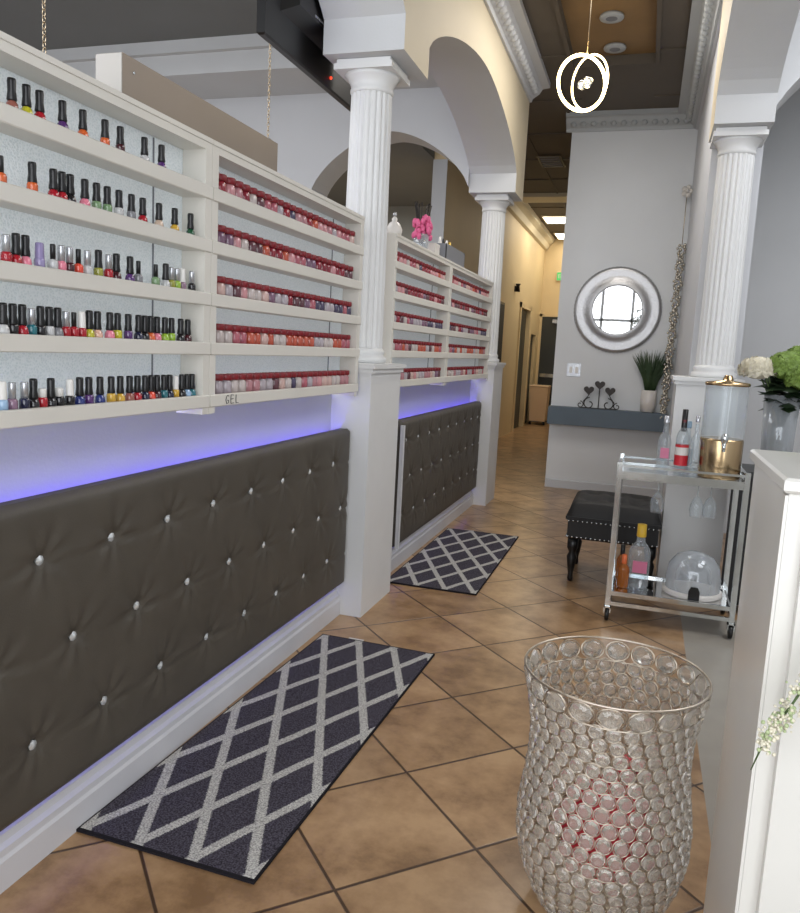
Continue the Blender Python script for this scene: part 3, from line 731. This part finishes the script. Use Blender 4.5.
# ---------------------------------------------------------------- mirror wall
t = thing('round_mirror', 'round mirror in wide silver ribbed frame on the grey wall', 'mirror', (-.36,8.975,2.04))
fr = MB()
def rf(k, n, z): return 1+.007*math.cos(k*PI)
fr.lathe([(.262,.02),(.262,.05),(.275,.055),(.32,.03),(.38,.022),(.43,.035),(.455,.03),(.468,.01),(.465,0)], 144, axis='y', cap=False, rfun=rf)
fr.v = [(x,-yy,z) for x,yy,z in fr.v]; fr.build('frame', M['silverframe'], t)
g = MB().lathe([(.262,.018),(.262,.022)], 64, axis='y'); g.v = [(x,-yy,z) for x,yy,z in g.v]; g.build('mirror_glass', M['mirror'], t)
t = thing('wall_shelf', 'slate blue floating shelf across the grey mirror wall', 'shelf', (-.38,8.98,.745))
MB().box((-.63,-.17,0),(.635,-.001,.20), bev=.004).build('shelf_body', M['shelfblue'], t)
t = thing('candle_holder', 'dark scrolled metal holder with three heart shapes on the blue shelf', 'candle holder', (-.47,8.895,.946))
h = MB()
def spiral(cx, cz, R, a0, turns, sgn):
    return [(cx+R*(1-.7*k/24)*math.cos(a0+sgn*turns*2*PI*k/24), 0, cz+R*(1-.7*k/24)*math.sin(a0+sgn*turns*2*PI*k/24)) for k in range(25)]
for sx in (-1,1):
    h.tube(spiral(sx*.10,.05,.07,PI/2,1.0,-sx), .006, 6); h.tube(spiral(sx*.20,.035,.04,PI/2,1.1,sx), .005, 6)
    h.tube([(sx*.17,0,.07),(sx*.13,0,.12),(sx*.10,0,.17)], .005, 6)
h.tube([(0,0,.0),(0,0,.24)], .006, 6); h.box((-.2,-.02,0),(.2,.02,.008)); h.build('scroll_frame', M['darkmetal'], t)
for hx, hz in ((-.115,.20),(0,.265),(.115,.20)):
    pl = []
    for k in range(28):
        a = 2*PI*k/28; pl.append((hx+.0035*16*math.sin(a)**3, hz+.0035*(13*math.cos(a)-5*math.cos(2*a)-2*math.cos(3*a)-math.cos(4*a))))
    MB().prism(pl, -.012, .012, 'y').build('heart', M['darkmetal'], t)
t = thing('potted_grass', 'spiky green grass in a white vase on the blue shelf', 'plant', (.055,8.90,.946))
MB().lathe([(.06,0),(.075,.01),(.085,.12),(.08,.24),(.075,.24),(.08,.12),(.065,.02)], 24, cap=True).build('vase', M['ceramic'], t)
random.seed(11); gr = MB()
for i in range(150):
    a = random.random()*2*PI; q = random.random()*.05; sp = random.uniform(.04,.20); h_ = random.uniform(.35,.48)*(1-.5*sp)
    bx, by = q*math.cos(a), q*math.sin(a)
    pts = [(bx+math.cos(a)*sp*s_**1.4, by+max(-.1,min(.055,math.sin(a)*sp*s_**1.4*.4)), .22+h_*s_) for s_ in (0,.35,.7,1)]
    gr.tube(pts, [.006,.007,.005,.001], 4)
gr.build('grass_blades', M['leaf'], t)
t = thing('light_switch', 'steel light switch plate on the grey wall left of the candle holder', 'switch', (-.775,8.978,1.36))
MB().box((-.075,-.008,-.075),(.075,0,.075), bev=.003).build('plate', M['switch'], t)
for sx in (-.032,.032): MB().box((sx-.016,-.013,-.035),(sx+.016,-.008,.035)).build('rocker', M['whitecap'], t)
t = thing('bead_garland', 'silver beaded garland hanging in the corner beside the round mirror', 'garland', (.245,8.86,3.25))
MB().tube([(0,0,0),(0,.0,-.55)], .004, 5).build('cord', M['champagne'], t)
random.seed(9); gb = MB()
for i in range(190):
    z = -.52-i*.0099; a = i*2.4; q = .03+.012*math.sin(i*.35)
    x_ = q*math.cos(a)-.03*(i/190); gb.ball((x_, -abs(q*math.sin(a)), z), .014+.006*random.random(), 7, 5)
gb.build('beads', M['silverbead'], t)['kind'] = 'stuff'
bw = MB()
for a in range(5): bw.ball((.035*math.cos(a*1.26), -.02, .02+.04*math.sin(a*1.26)), .028, 8, 5)
bw.ball((0,-.05,.02), .02, 8, 5); bw.build('rosette', M['ceramic'], t)

# ---------------------------------------------------------------- ottoman
t = thing('ottoman', 'black studded bench ottoman with turned legs behind the bar cart', 'ottoman', (-.115,5.45,0))
o_ = MB(); o_.box((-.29,-.28,.30),(.29,.28,.44), bev=.012); o_.build('apron', M['blackmatte'], t)
cu = MB(); n = 20; vs = []; fs = []
for j in range(n+1):
    for i in range(n+1):
        u, v = i/n*2-1, j/n*2-1
        z = .44+.13*(max(0,1-u**6)**.3)*(max(0,1-v**6)**.3)
        for bu in (-.5,0,.5):
            for bv in (-.4,.4): z -= .04*math.exp(-((u-bu)**2*30+(v-bv)**2*16))
        vs.append((.305*u,.30*v,z))
for j in range(n):
    for i in range(n): a = j*(n+1)+i; fs.append((a,a+1,a+n+2,a+n+1))
cu.add(vs, fs, 0, True); cu.box((-.305,-.30,.435),(.305,.30,.455)); cu.build('cushion', M['blackmatte'], t)
nh = MB()
for z in (.315,.425):
    for k in range(20): nh.ball((-.285+k*.03,-.283,z), .007, 6, 4)
    for k in range(18): nh.ball((-.293,-.27+k*.0318,z), .007, 6, 4)
nh.build('nailheads', M['chrome'], t)['kind'] = 'stuff'
for sx in (-1,1):
    for sy in (-1,1):
        MB().lathe([(.014,0),(.02,.02),(.016,.05),(.026,.11),(.034,.17),(.022,.2),(.036,.23),(.036,.3)], 16, (sx*.25,sy*.23,0)).build('leg', M['black'], t)

# ---------------------------------------------------------------- bar cart
CX0, CX1, CY0, CY1 = -.09, .575, 4.5, 4.93
t = thing('bar_cart', 'chrome two tier bar cart on casters carrying bottles and a dispenser', 'cart', ((CX0+CX1)/2,(CY0+CY1)/2,0))
tx_, ty_ = (CX1-CX0)/2, (CY1-CY0)/2
for sx in (-1,1):
    for sy in (-1,1):
        MB().box((sx*tx_-.014,sy*ty_-.014,.085),(sx*tx_+.014,sy*ty_+.014,.93)).build('post', M['chrome'], t)
        w_ = MB().lathe([(.034,-.011),(.038,-.006),(.038,.006),(.034,.011)], 18, (sx*tx_,sy*ty_,.038), axis='x')
        wo = w_.build('caster', M['black'], t)
        MB().box((sx*tx_-.02,sy*ty_-.02,.05),(sx*tx_-.014,sy*ty_+.02,.09)).box((sx*tx_+.014,sy*ty_-.02,.05),(sx*tx_+.02,sy*ty_+.02,.09)).box((sx*tx_-.02,sy*ty_-.02,.08),(sx*tx_+.02,sy*ty_+.02,.09)).build('caster_fork', M['chrome'], wo)
def rails(z, h):
    r_ = MB()
    for sy in (-1,1): r_.box((-tx_,sy*ty_-.008,z),(tx_,sy*ty_+.008,z+h))
    for sx in (-1,1): r_.box((sx*tx_-.008,-ty_,z),(sx*tx_+.008,ty_,z+h))
    return r_
rails(.835,.045).build('tray_rail', M['chrome'], t); rails(.155,.025).build('tray_rail', M['chrome'], t); rails(.095,.022).build('tray_rail', M['chrome'], t)
rails(.905,.012).build('guard_rail', M['chrome'], t)
MB().box((-tx_+.008,-ty_+.008,.856),(tx_-.008,ty_-.008,.864)).build('glass_shelf', M['frost'], t)
MB().box((-tx_+.008,-ty_+.008,.160),(tx_-.008,ty_-.008,.168)).build('mirror_shelf', M['mirror'], t)
# items on the cart
def liquor(x, y, z, h, r, cap, capcol, label, labcol=None, body='glass', lab2=None):
    t = thing('liquor_bottle', label, 'bottle', (x,y,z))
    MB().lathe([(r*.8,0),(r,.008),(r,h*.55),(r*.85,h*.63),(r*.42,h*.72),(r*.36,h*.86),(r*.4,h*.87)], 24).build('glass_body', M[body], t)
    MB().lathe([(r*.42,h*cap),(r*.44,h*cap+.004),(r*.42,h-.002),(r*.3,h)], 16).build('cap', M[capcol], t)
    if labcol: MB().lathe([(r*1.015,h*.14),(r*1.015,h*.46)], 24, cap=False).build('label', M[labcol], t)
    if lab2 == 'patch': MB().box((-r*.55,-r*1.05,h*.26),(r*.75,-r*.72,h*.44)).build('label_patch', M['pinklabel'], t)
    elif lab2: MB().lathe([(r*1.03,h*.30),(r*1.03,h*.42)], 24, cap=False).build('label_band', M[lab2], t)
liquor(.142, 4.72, .8645, .33, .036, .86, 'silvercap', 'clear bottle with pink label on cart top, leftmost', body='glass', lab2='patch')
liquor(.238, 4.70, .8645, .375, .037, .66, 'black', 'clear liquor bottle with red label and black neck on cart top', 'red', lab2='ceramic')
MB().lathe([(.0158,.30),(.0158,.315)], 14, cap=False).build('neck_band', M['red'], [o for o in C.objects if o.get('label','').startswith('clear liquor bottle with red')][0])
liquor(.272, 4.82, .8645, .30, .033, .87, 'lblue', 'clear bottle with pale blue label behind the red labelled one', 'lblue')
liquor(.305, 4.64, .8645, .345, .027, .90, 'silvercap', 'plain tall clear bottle beside the drink dispenser')
liquor(.063, 4.70, .1685, .38, .062, .80, 'yellow', 'large clear bottle with yellow cap on the cart\'s lower shelf', lab2='patch')
liquor(-.020, 4.64, .1685, .20, .034, .72, 'orange', 'small amber bottle with orange cap on the cart\'s lower shelf', 'gold_' if False else None, body='liquor')
liquor(-.035, 4.80, .1685, .22, .032, .72, 'black', 'small dark amber bottle behind the orange capped one', body='liquor')
t = thing('drink_dispenser', 'tall glass drink dispenser with gold steel base and spigot on cart', 'dispenser', (.445,4.71,.8645))
MB().lathe([(.113,0),(.116,.01),(.116,.215),(.113,.225)], 48).build('steel_base', M['steel'], t)
MB().lathe([(.114,.2265),(.114,.52)], 48, cap=False).build('glass_cylinder', M['glass'], t)
MB().lathe([(.117,.521),(.120,.53),(.117,.54),(.03,.55),(.022,.575),(.018,.58)], 48).build('lid', M['steel'], t)
sp = MB().tube([(0,-.115,.20),(0,-.155,.20)], .012, 12); sp.tube([(0,-.155,.21),(0,-.155,.165)], .010, 12); sp.ball((0,-.155,.235), .02, 12, 8, sc=(1,1,1.6)); sp.build('spigot', M['chrome'], t)
t = thing('cake_dome', 'clear domed container with black handle on the cart\'s lower shelf', 'container', (.37,4.70,.1685))
MB().lathe([(.155,0),(.165,.008),(.165,.03),(.155,.034)], 48).build('tray', M['ceramic'], t)
MB().lathe([(.152,.035),(.153,.10),(.14,.17),(.10,.225),(.04,.25),(.005,.255)], 48, cap=False).build('dome', M['frost'], t)
MB().prism([(-.03,-.03),(.03,-.03),(.03,.02),(.018,.045),(-.018,.045),(-.03,.02)], -.175,-.166,'y').xf(Matrix.Translation((0,0,.04))).build('latch', M['black'], t)
for k, (gx, gy) in enumerate(((.34,4.58),(.41,4.60),(.13,4.60))):
    t = thing('wine_glass', ['hanging stemmed glass under cart top, middle of three','hanging stemmed glass under cart top, rightmost','hanging stemmed glass under cart top, leftmost'][k], 'glass', (gx,gy,.845), 0, 'glasses hanging under the cart')
    MB().lathe([(.028,0),(.03,-.004),(.004,-.01),(.004,-.08),(.02,-.095),(.036,-.13),(.038,-.16),(.032,-.20)], 20, cap=False).build('glass_bowl', M['glass'], t)

# ---------------------------------------------------------------- black side table with flowers
t = thing('side_table', 'black square side table behind the cart holding the flower vase', 'table', (.845,5.165,0))
MB().box((-.255,-.205,.84),(.26,.205,.88), bev=.004).build('table_top', M['black'], t)
MB().box((-.25,-.20,.06),(.24,.20,.839)).build('cabinet_body', M['blackmatte'], t)
for sx in (-1,1):
    for sy in (-1,1): MB().box((sx*.22-.02,sy*.18-.02,0),(sx*.22+.02,sy*.18+.02,.06)).build('leg', M['black'], t)
t = thing('flower_vase', 'clear vase of lime and ivory hydrangeas behind the white cabinet', 'flowers', (.79,5.09,.8805))
MB().lathe([(.075,0),(.085,.005),(.10,.46),(.096,.46),(.08,.012),(.002,.01)], 32, cap=False).build('vase', M['frost'], t)
random.seed(21); st = MB()
for i in range(9):
    a = random.random()*6.28; st.tube([(random.uniform(-.04,.04),random.uniform(-.04,.04),.02),(.05*math.cos(a),.05*math.sin(a),.4),(.14*math.cos(a),.12*math.sin(a),.58)], .005, 5)
st.build('stems', M['stem'], t)
def bloom(cx, cy, cz, R, n, sc):
    mb = MB()
    for i in range(n):
        u = random.uniform(-.35,1); a = random.random()*2*PI; q = math.sqrt(max(0,1-u*u)); p = Vector((q*math.cos(a)*sc, q*math.sin(a), u*.8))
        c = Vector((cx,cy,cz))+p*R; nrm = p.normalized(); e1 = nrm.orthogonal().normalized(); e2 = nrm.cross(e1); s_ = random.uniform(.016,.024); a0 = random.random()*1.5
        for k in range(4):
            b1 = a0+k*PI/2; d1 = e1*math.cos(b1)+e2*math.sin(b1); d2_ = e1*math.cos(b1+.7)+e2*math.sin(b1+.7); d3_ = e1*math.cos(b1-.7)+e2*math.sin(b1-.7)
            mb.add([c, c+d2_*s_*.8+nrm*.004, c+d1*s_*1.3+nrm*.008, c+d3_*s_*.8+nrm*.004], [(0,1,2,3)])
    mb.ball((cx,cy,cz), R*.85, 14, 8, sc=(sc,1,.75)); return mb
bloom(-.155,-.05,.60,.085,220,1.25).build('ivory_bloom', M['ivory'], t)
bloom(.0,-.04,.62,.11,260,1).build('lime_bloom', M['lime'], t); bloom(.10,-.10,.56,.11,240,1).build('lime_bloom', M['lime'], t); bloom(.09,.06,.67,.10,180,1).build('lime_bloom', M['lime'], t)
lf = MB()
for i in range(80):
    a = random.random()*6.28; L_ = random.uniform(.10,.2); z = random.uniform(.40,.56); el_ = random.uniform(-.5,.3)
    c = Vector((.04*math.cos(a)+.04,.04*math.sin(a),z)); d = Vector((math.cos(a)*math.cos(el_),math.sin(a)*math.cos(el_),math.sin(el_))); s_ = d.cross(Vector((0,0,1))).normalized()
    lf.add([c, c+d*L_*.5+s_*L_*.3-Vector((0,0,.01)), c+d*L_, c+d*L_*.5-s_*L_*.3-Vector((0,0,.01)), c+d*L_*.5+Vector((0,0,.012))], [(0,1,4),(1,2,4),(2,3,4),(3,0,4)], 0, True)
lf.build('leaves', M['leaf2'], t)

# ---------------------------------------------------------------- white cabinet at right
t = thing('white_cabinet', 'tall white cabinet at right edge in the foreground', 'cabinet', (.62,1.70,0))
W0, W1, D0, D1 = -.362, .40, -.225, .225
MB().box((W0,D0,0),(W1,D1,1.285), bev=.002).build('carcass', M['cabinet'], t)
MB().box((W0-.012,D0-.014,1.2855),(W1+.01,D1+.012,1.312), bev=.005).build('top', M['cabinet'], t)
MB().box((W0+.03,D0-.020,.04),(W1-.03,D0-.0005,1.25), bev=.003).build('door', M['cabinet'], t)
MB().box((W0-.006,D0+.0,.0),(W0-.0005,D0+.035,1.28)).build('corner_strip', M['cabinet'], t)
MB().lathe([(.003,-.0),(.003,.004)], 10, axis='y').xf(Matrix.Translation((W0+.045,D0-.0245,1.225))).build('screw', M['darkmetal'], t)
t = thing('white_block', 'small white upright block on the white cabinet at the frame edge', 'box', (.385,1.79,1.3125))
MB().box((-.03,-.04,0),(.10,.04,.085), bev=.006).build('block_body', M['cabinet'], t)
MB().box((-.01,-.042,.02),(.08,-.0405,.065)).build('face_plate', M['cabinet'], t)
t = thing('flower_spray', 'drooping spray of tiny white green flowers against the white cabinet', 'flowers', (.36,1.405,1.09))
pts = [(.02,0,.02),(-.01,-.005,-.02),(-.045,-.01,-.09),(-.075,-.01,-.16),(-.105,-.008,-.22),(-.122,0,-.29)]
MB().tube(pts, [.003,.003,.0025,.002,.002,.001], 6).build('stem', M['stem'], t)
random.seed(8); fs_ = MB()
for i in range(520):
    s_ = random.random()**.8; k = s_*4.3; j = min(4,int(k)); q = k-j; a_, b_ = Vector(pts[j]), Vector(pts[j+1]); p = a_.lerp(b_, q)
    w_ = .026*(1-.55*s_); fs_.ball(p+Vector((random.gauss(0,w_*.55),random.uniform(-.012,.004),random.gauss(0,w_*.6))), random.uniform(.002,.0042), 6, 4, mi=random.choice((0,0,1)))
fo = fs_.build('blossoms', [M['ivory'], M['palegreen']], t); fo['kind'] = 'stuff'

# ---------------------------------------------------------------- crystal basket
t = thing('crystal_basket', 'large crystal beaded waste basket with champagne wire rim in the foreground', 'basket', (-.005,2.06,0))
PR = [(0.0,.145),(.05,.176),(.12,.207),(.20,.225),(.28,.226),(.36,.215),(.44,.206),(.52,.208),(.60,.221),(.68,.237)]
def Rz(z):
    for (a,ra),(b,rb) in zip(PR,PR[1:]):
        if a <= z <= b: u = (z-a)/(b-a); return ra+(rb-ra)*u
    return PR[-1][1]
def bead_mb(s, el=1.0):
    b = MB()
    b.lathe([(s*.50,s*.30),(s*.80,s*.16),(s*.86,0),(s*.70,-s*.16),(s*.2,-s*.36)], 8, axis='y', sm=False)
    pts = [(s*.95*math.cos(2*PI*k/14),0,s*.95*math.sin(2*PI*k/14)) for k in range(14)]
    b.tube(pts, s*.06, 5, mi=1, closed=True)
    b.v = [(x*el,-y,z) for x,y,z in b.v]; return b
sm_bead = bead_mb(.0218).mesh('crystal_bead', [M['bead'], M['basketwire']])
big_bead = bead_mb(.030, 1.2).mesh('crystal_bead', [M['bead'], M['basketwire']])
beads = []
z = .024; row = 0
while z < .612:
    R = Rz(z); n = int(2*PI*R/.0415)
    for k in range(n):
        a = 2*PI*(k+.5*(row % 2))/n; beads.append((a, z, R, 0))
    z += .0362; row += 1
for k in range(20): beads.append((2*PI*k/20, (.647), Rz(.647), 1))
def bmat(a, z, R):
    dz = .01; sl_ = (Rz(min(.68,z+dz))-Rz(max(0,z-dz)))/(2*dz)
    return Matrix.Translation((R*math.cos(a),R*math.sin(a),z)) @ Matrix.Rotation(a+PI/2,4,'Z') @ Matrix.Rotation(math.atan(sl_)*1,4,'X')
# the hundred that show largest: the camera side, highest first
def vis(b):
    a, z, R, k = b; front = -math.sin(a)
    return front*(1 if front > 0 else .2) + z*.9 + k*.6
beads.sort(key=vis, reverse=True)
for (a,z,R,k) in beads[:98]:
    o = bpy.data.objects.new('crystal_bead', big_bead if k else sm_bead); C.objects.link(o); o.parent = t; o.matrix_local = bmat(a,z,R)
rest = MB(); sb_, bb_ = bead_mb(.0218), bead_mb(.030,1.2)
for (a,z,R,k) in beads[98:]:
    src = bb_ if k else sb_; mtx = bmat(a,z,R); k0 = len(rest.v)
    rest.v += [tuple(mtx @ Vector(p)) for p in src.v]; rest.f += [tuple(i+k0 for i in f) for f in src.f]; rest.mi += src.mi; rest.sm += src.sm
rest.build('crystal_beads', [M['bead'], M['basketwire']], t)['kind'] = 'stuff'
for zz, rr, th, nm in ((.680,Rz(.68)+.002,.0032,'wire_rim'),(.617,Rz(.617),.002,'wire_hoop'),(.004,.145,.004,'base_hoop')):
    MB().tube([(rr*math.cos(2*PI*k/72),rr*math.sin(2*PI*k/72),zz) for k in range(72)], th, 8, closed=True).build(nm, M['basketwire'], t)
MB().lathe([(.14,.002),(.14,.006)], 40).build('base_disc', M['basketwire'], t)
t = thing('plastic_bag', 'crumpled red bag inside the crystal basket', 'bag', (.005,2.02,.08))
random.seed(2); bg = MB(); bg.ball((0,0,.17), .12, 22, 16, sc=(1,.9,1.15)); bg.v = [(x*(1+.10*math.sin(9*z_*7+x*40)), y_*(1+.10*math.cos(x*55+z_*30)), max(.0,z_+.008*math.sin(x*60+y_*50))) for x,y_,z_ in bg.v]
bg.build('bag_body', M['redbag'], t)
MB().tube([(0,0,.29),(.02,.01,.34),(.05,-.01,.37)], [.03,.014,.03], 8).build('knot', M['redbag'], t)

# ---------------------------------------------------------------- leafy tree by the storefront, seen in the round mirror
t = thing('potted_tree', 'leafy green potted tree by the storefront, reflected in the round mirror', 'plant', (-.05,-.95,0))
MB().lathe([(.14,0),(.18,.02),(.21,.38),(.19,.38),(.17,.34),(.002,.33)], 28, cap=False).build('pot', M['ceramic'], t)
MB().tube([(0,0,.33),(.02,0,1.0),(-.02,.01,1.7),(-.05,0,2.5)], [.03,.026,.022,.012], 8).build('trunk', M['board'], t)
random.seed(31); lf = MB()
for i in range(420):
    a = random.random()*6.28; u = random.uniform(-1,1); q = random.random()**.4
    c = Vector((.34*q*math.cos(a)*math.sqrt(1-u*u), .26*q*math.sin(a)*math.sqrt(1-u*u), 2.3+.62*q*u))
    d = Vector((random.gauss(0,1),random.gauss(0,1),random.gauss(0,.6))).normalized(); w1 = d.orthogonal().normalized(); L_ = random.uniform(.07,.13)
    lf.add([c, c+d*L_*.5+w1*L_*.24, c+d*L_, c+d*L_*.5-w1*L_*.24, c+d*L_*.5+w1.cross(d)*.01], [(0,1,4),(1,2,4),(2,3,4),(3,0,4)], 0, True)
lf.build('leaves', M['leaf'], t)
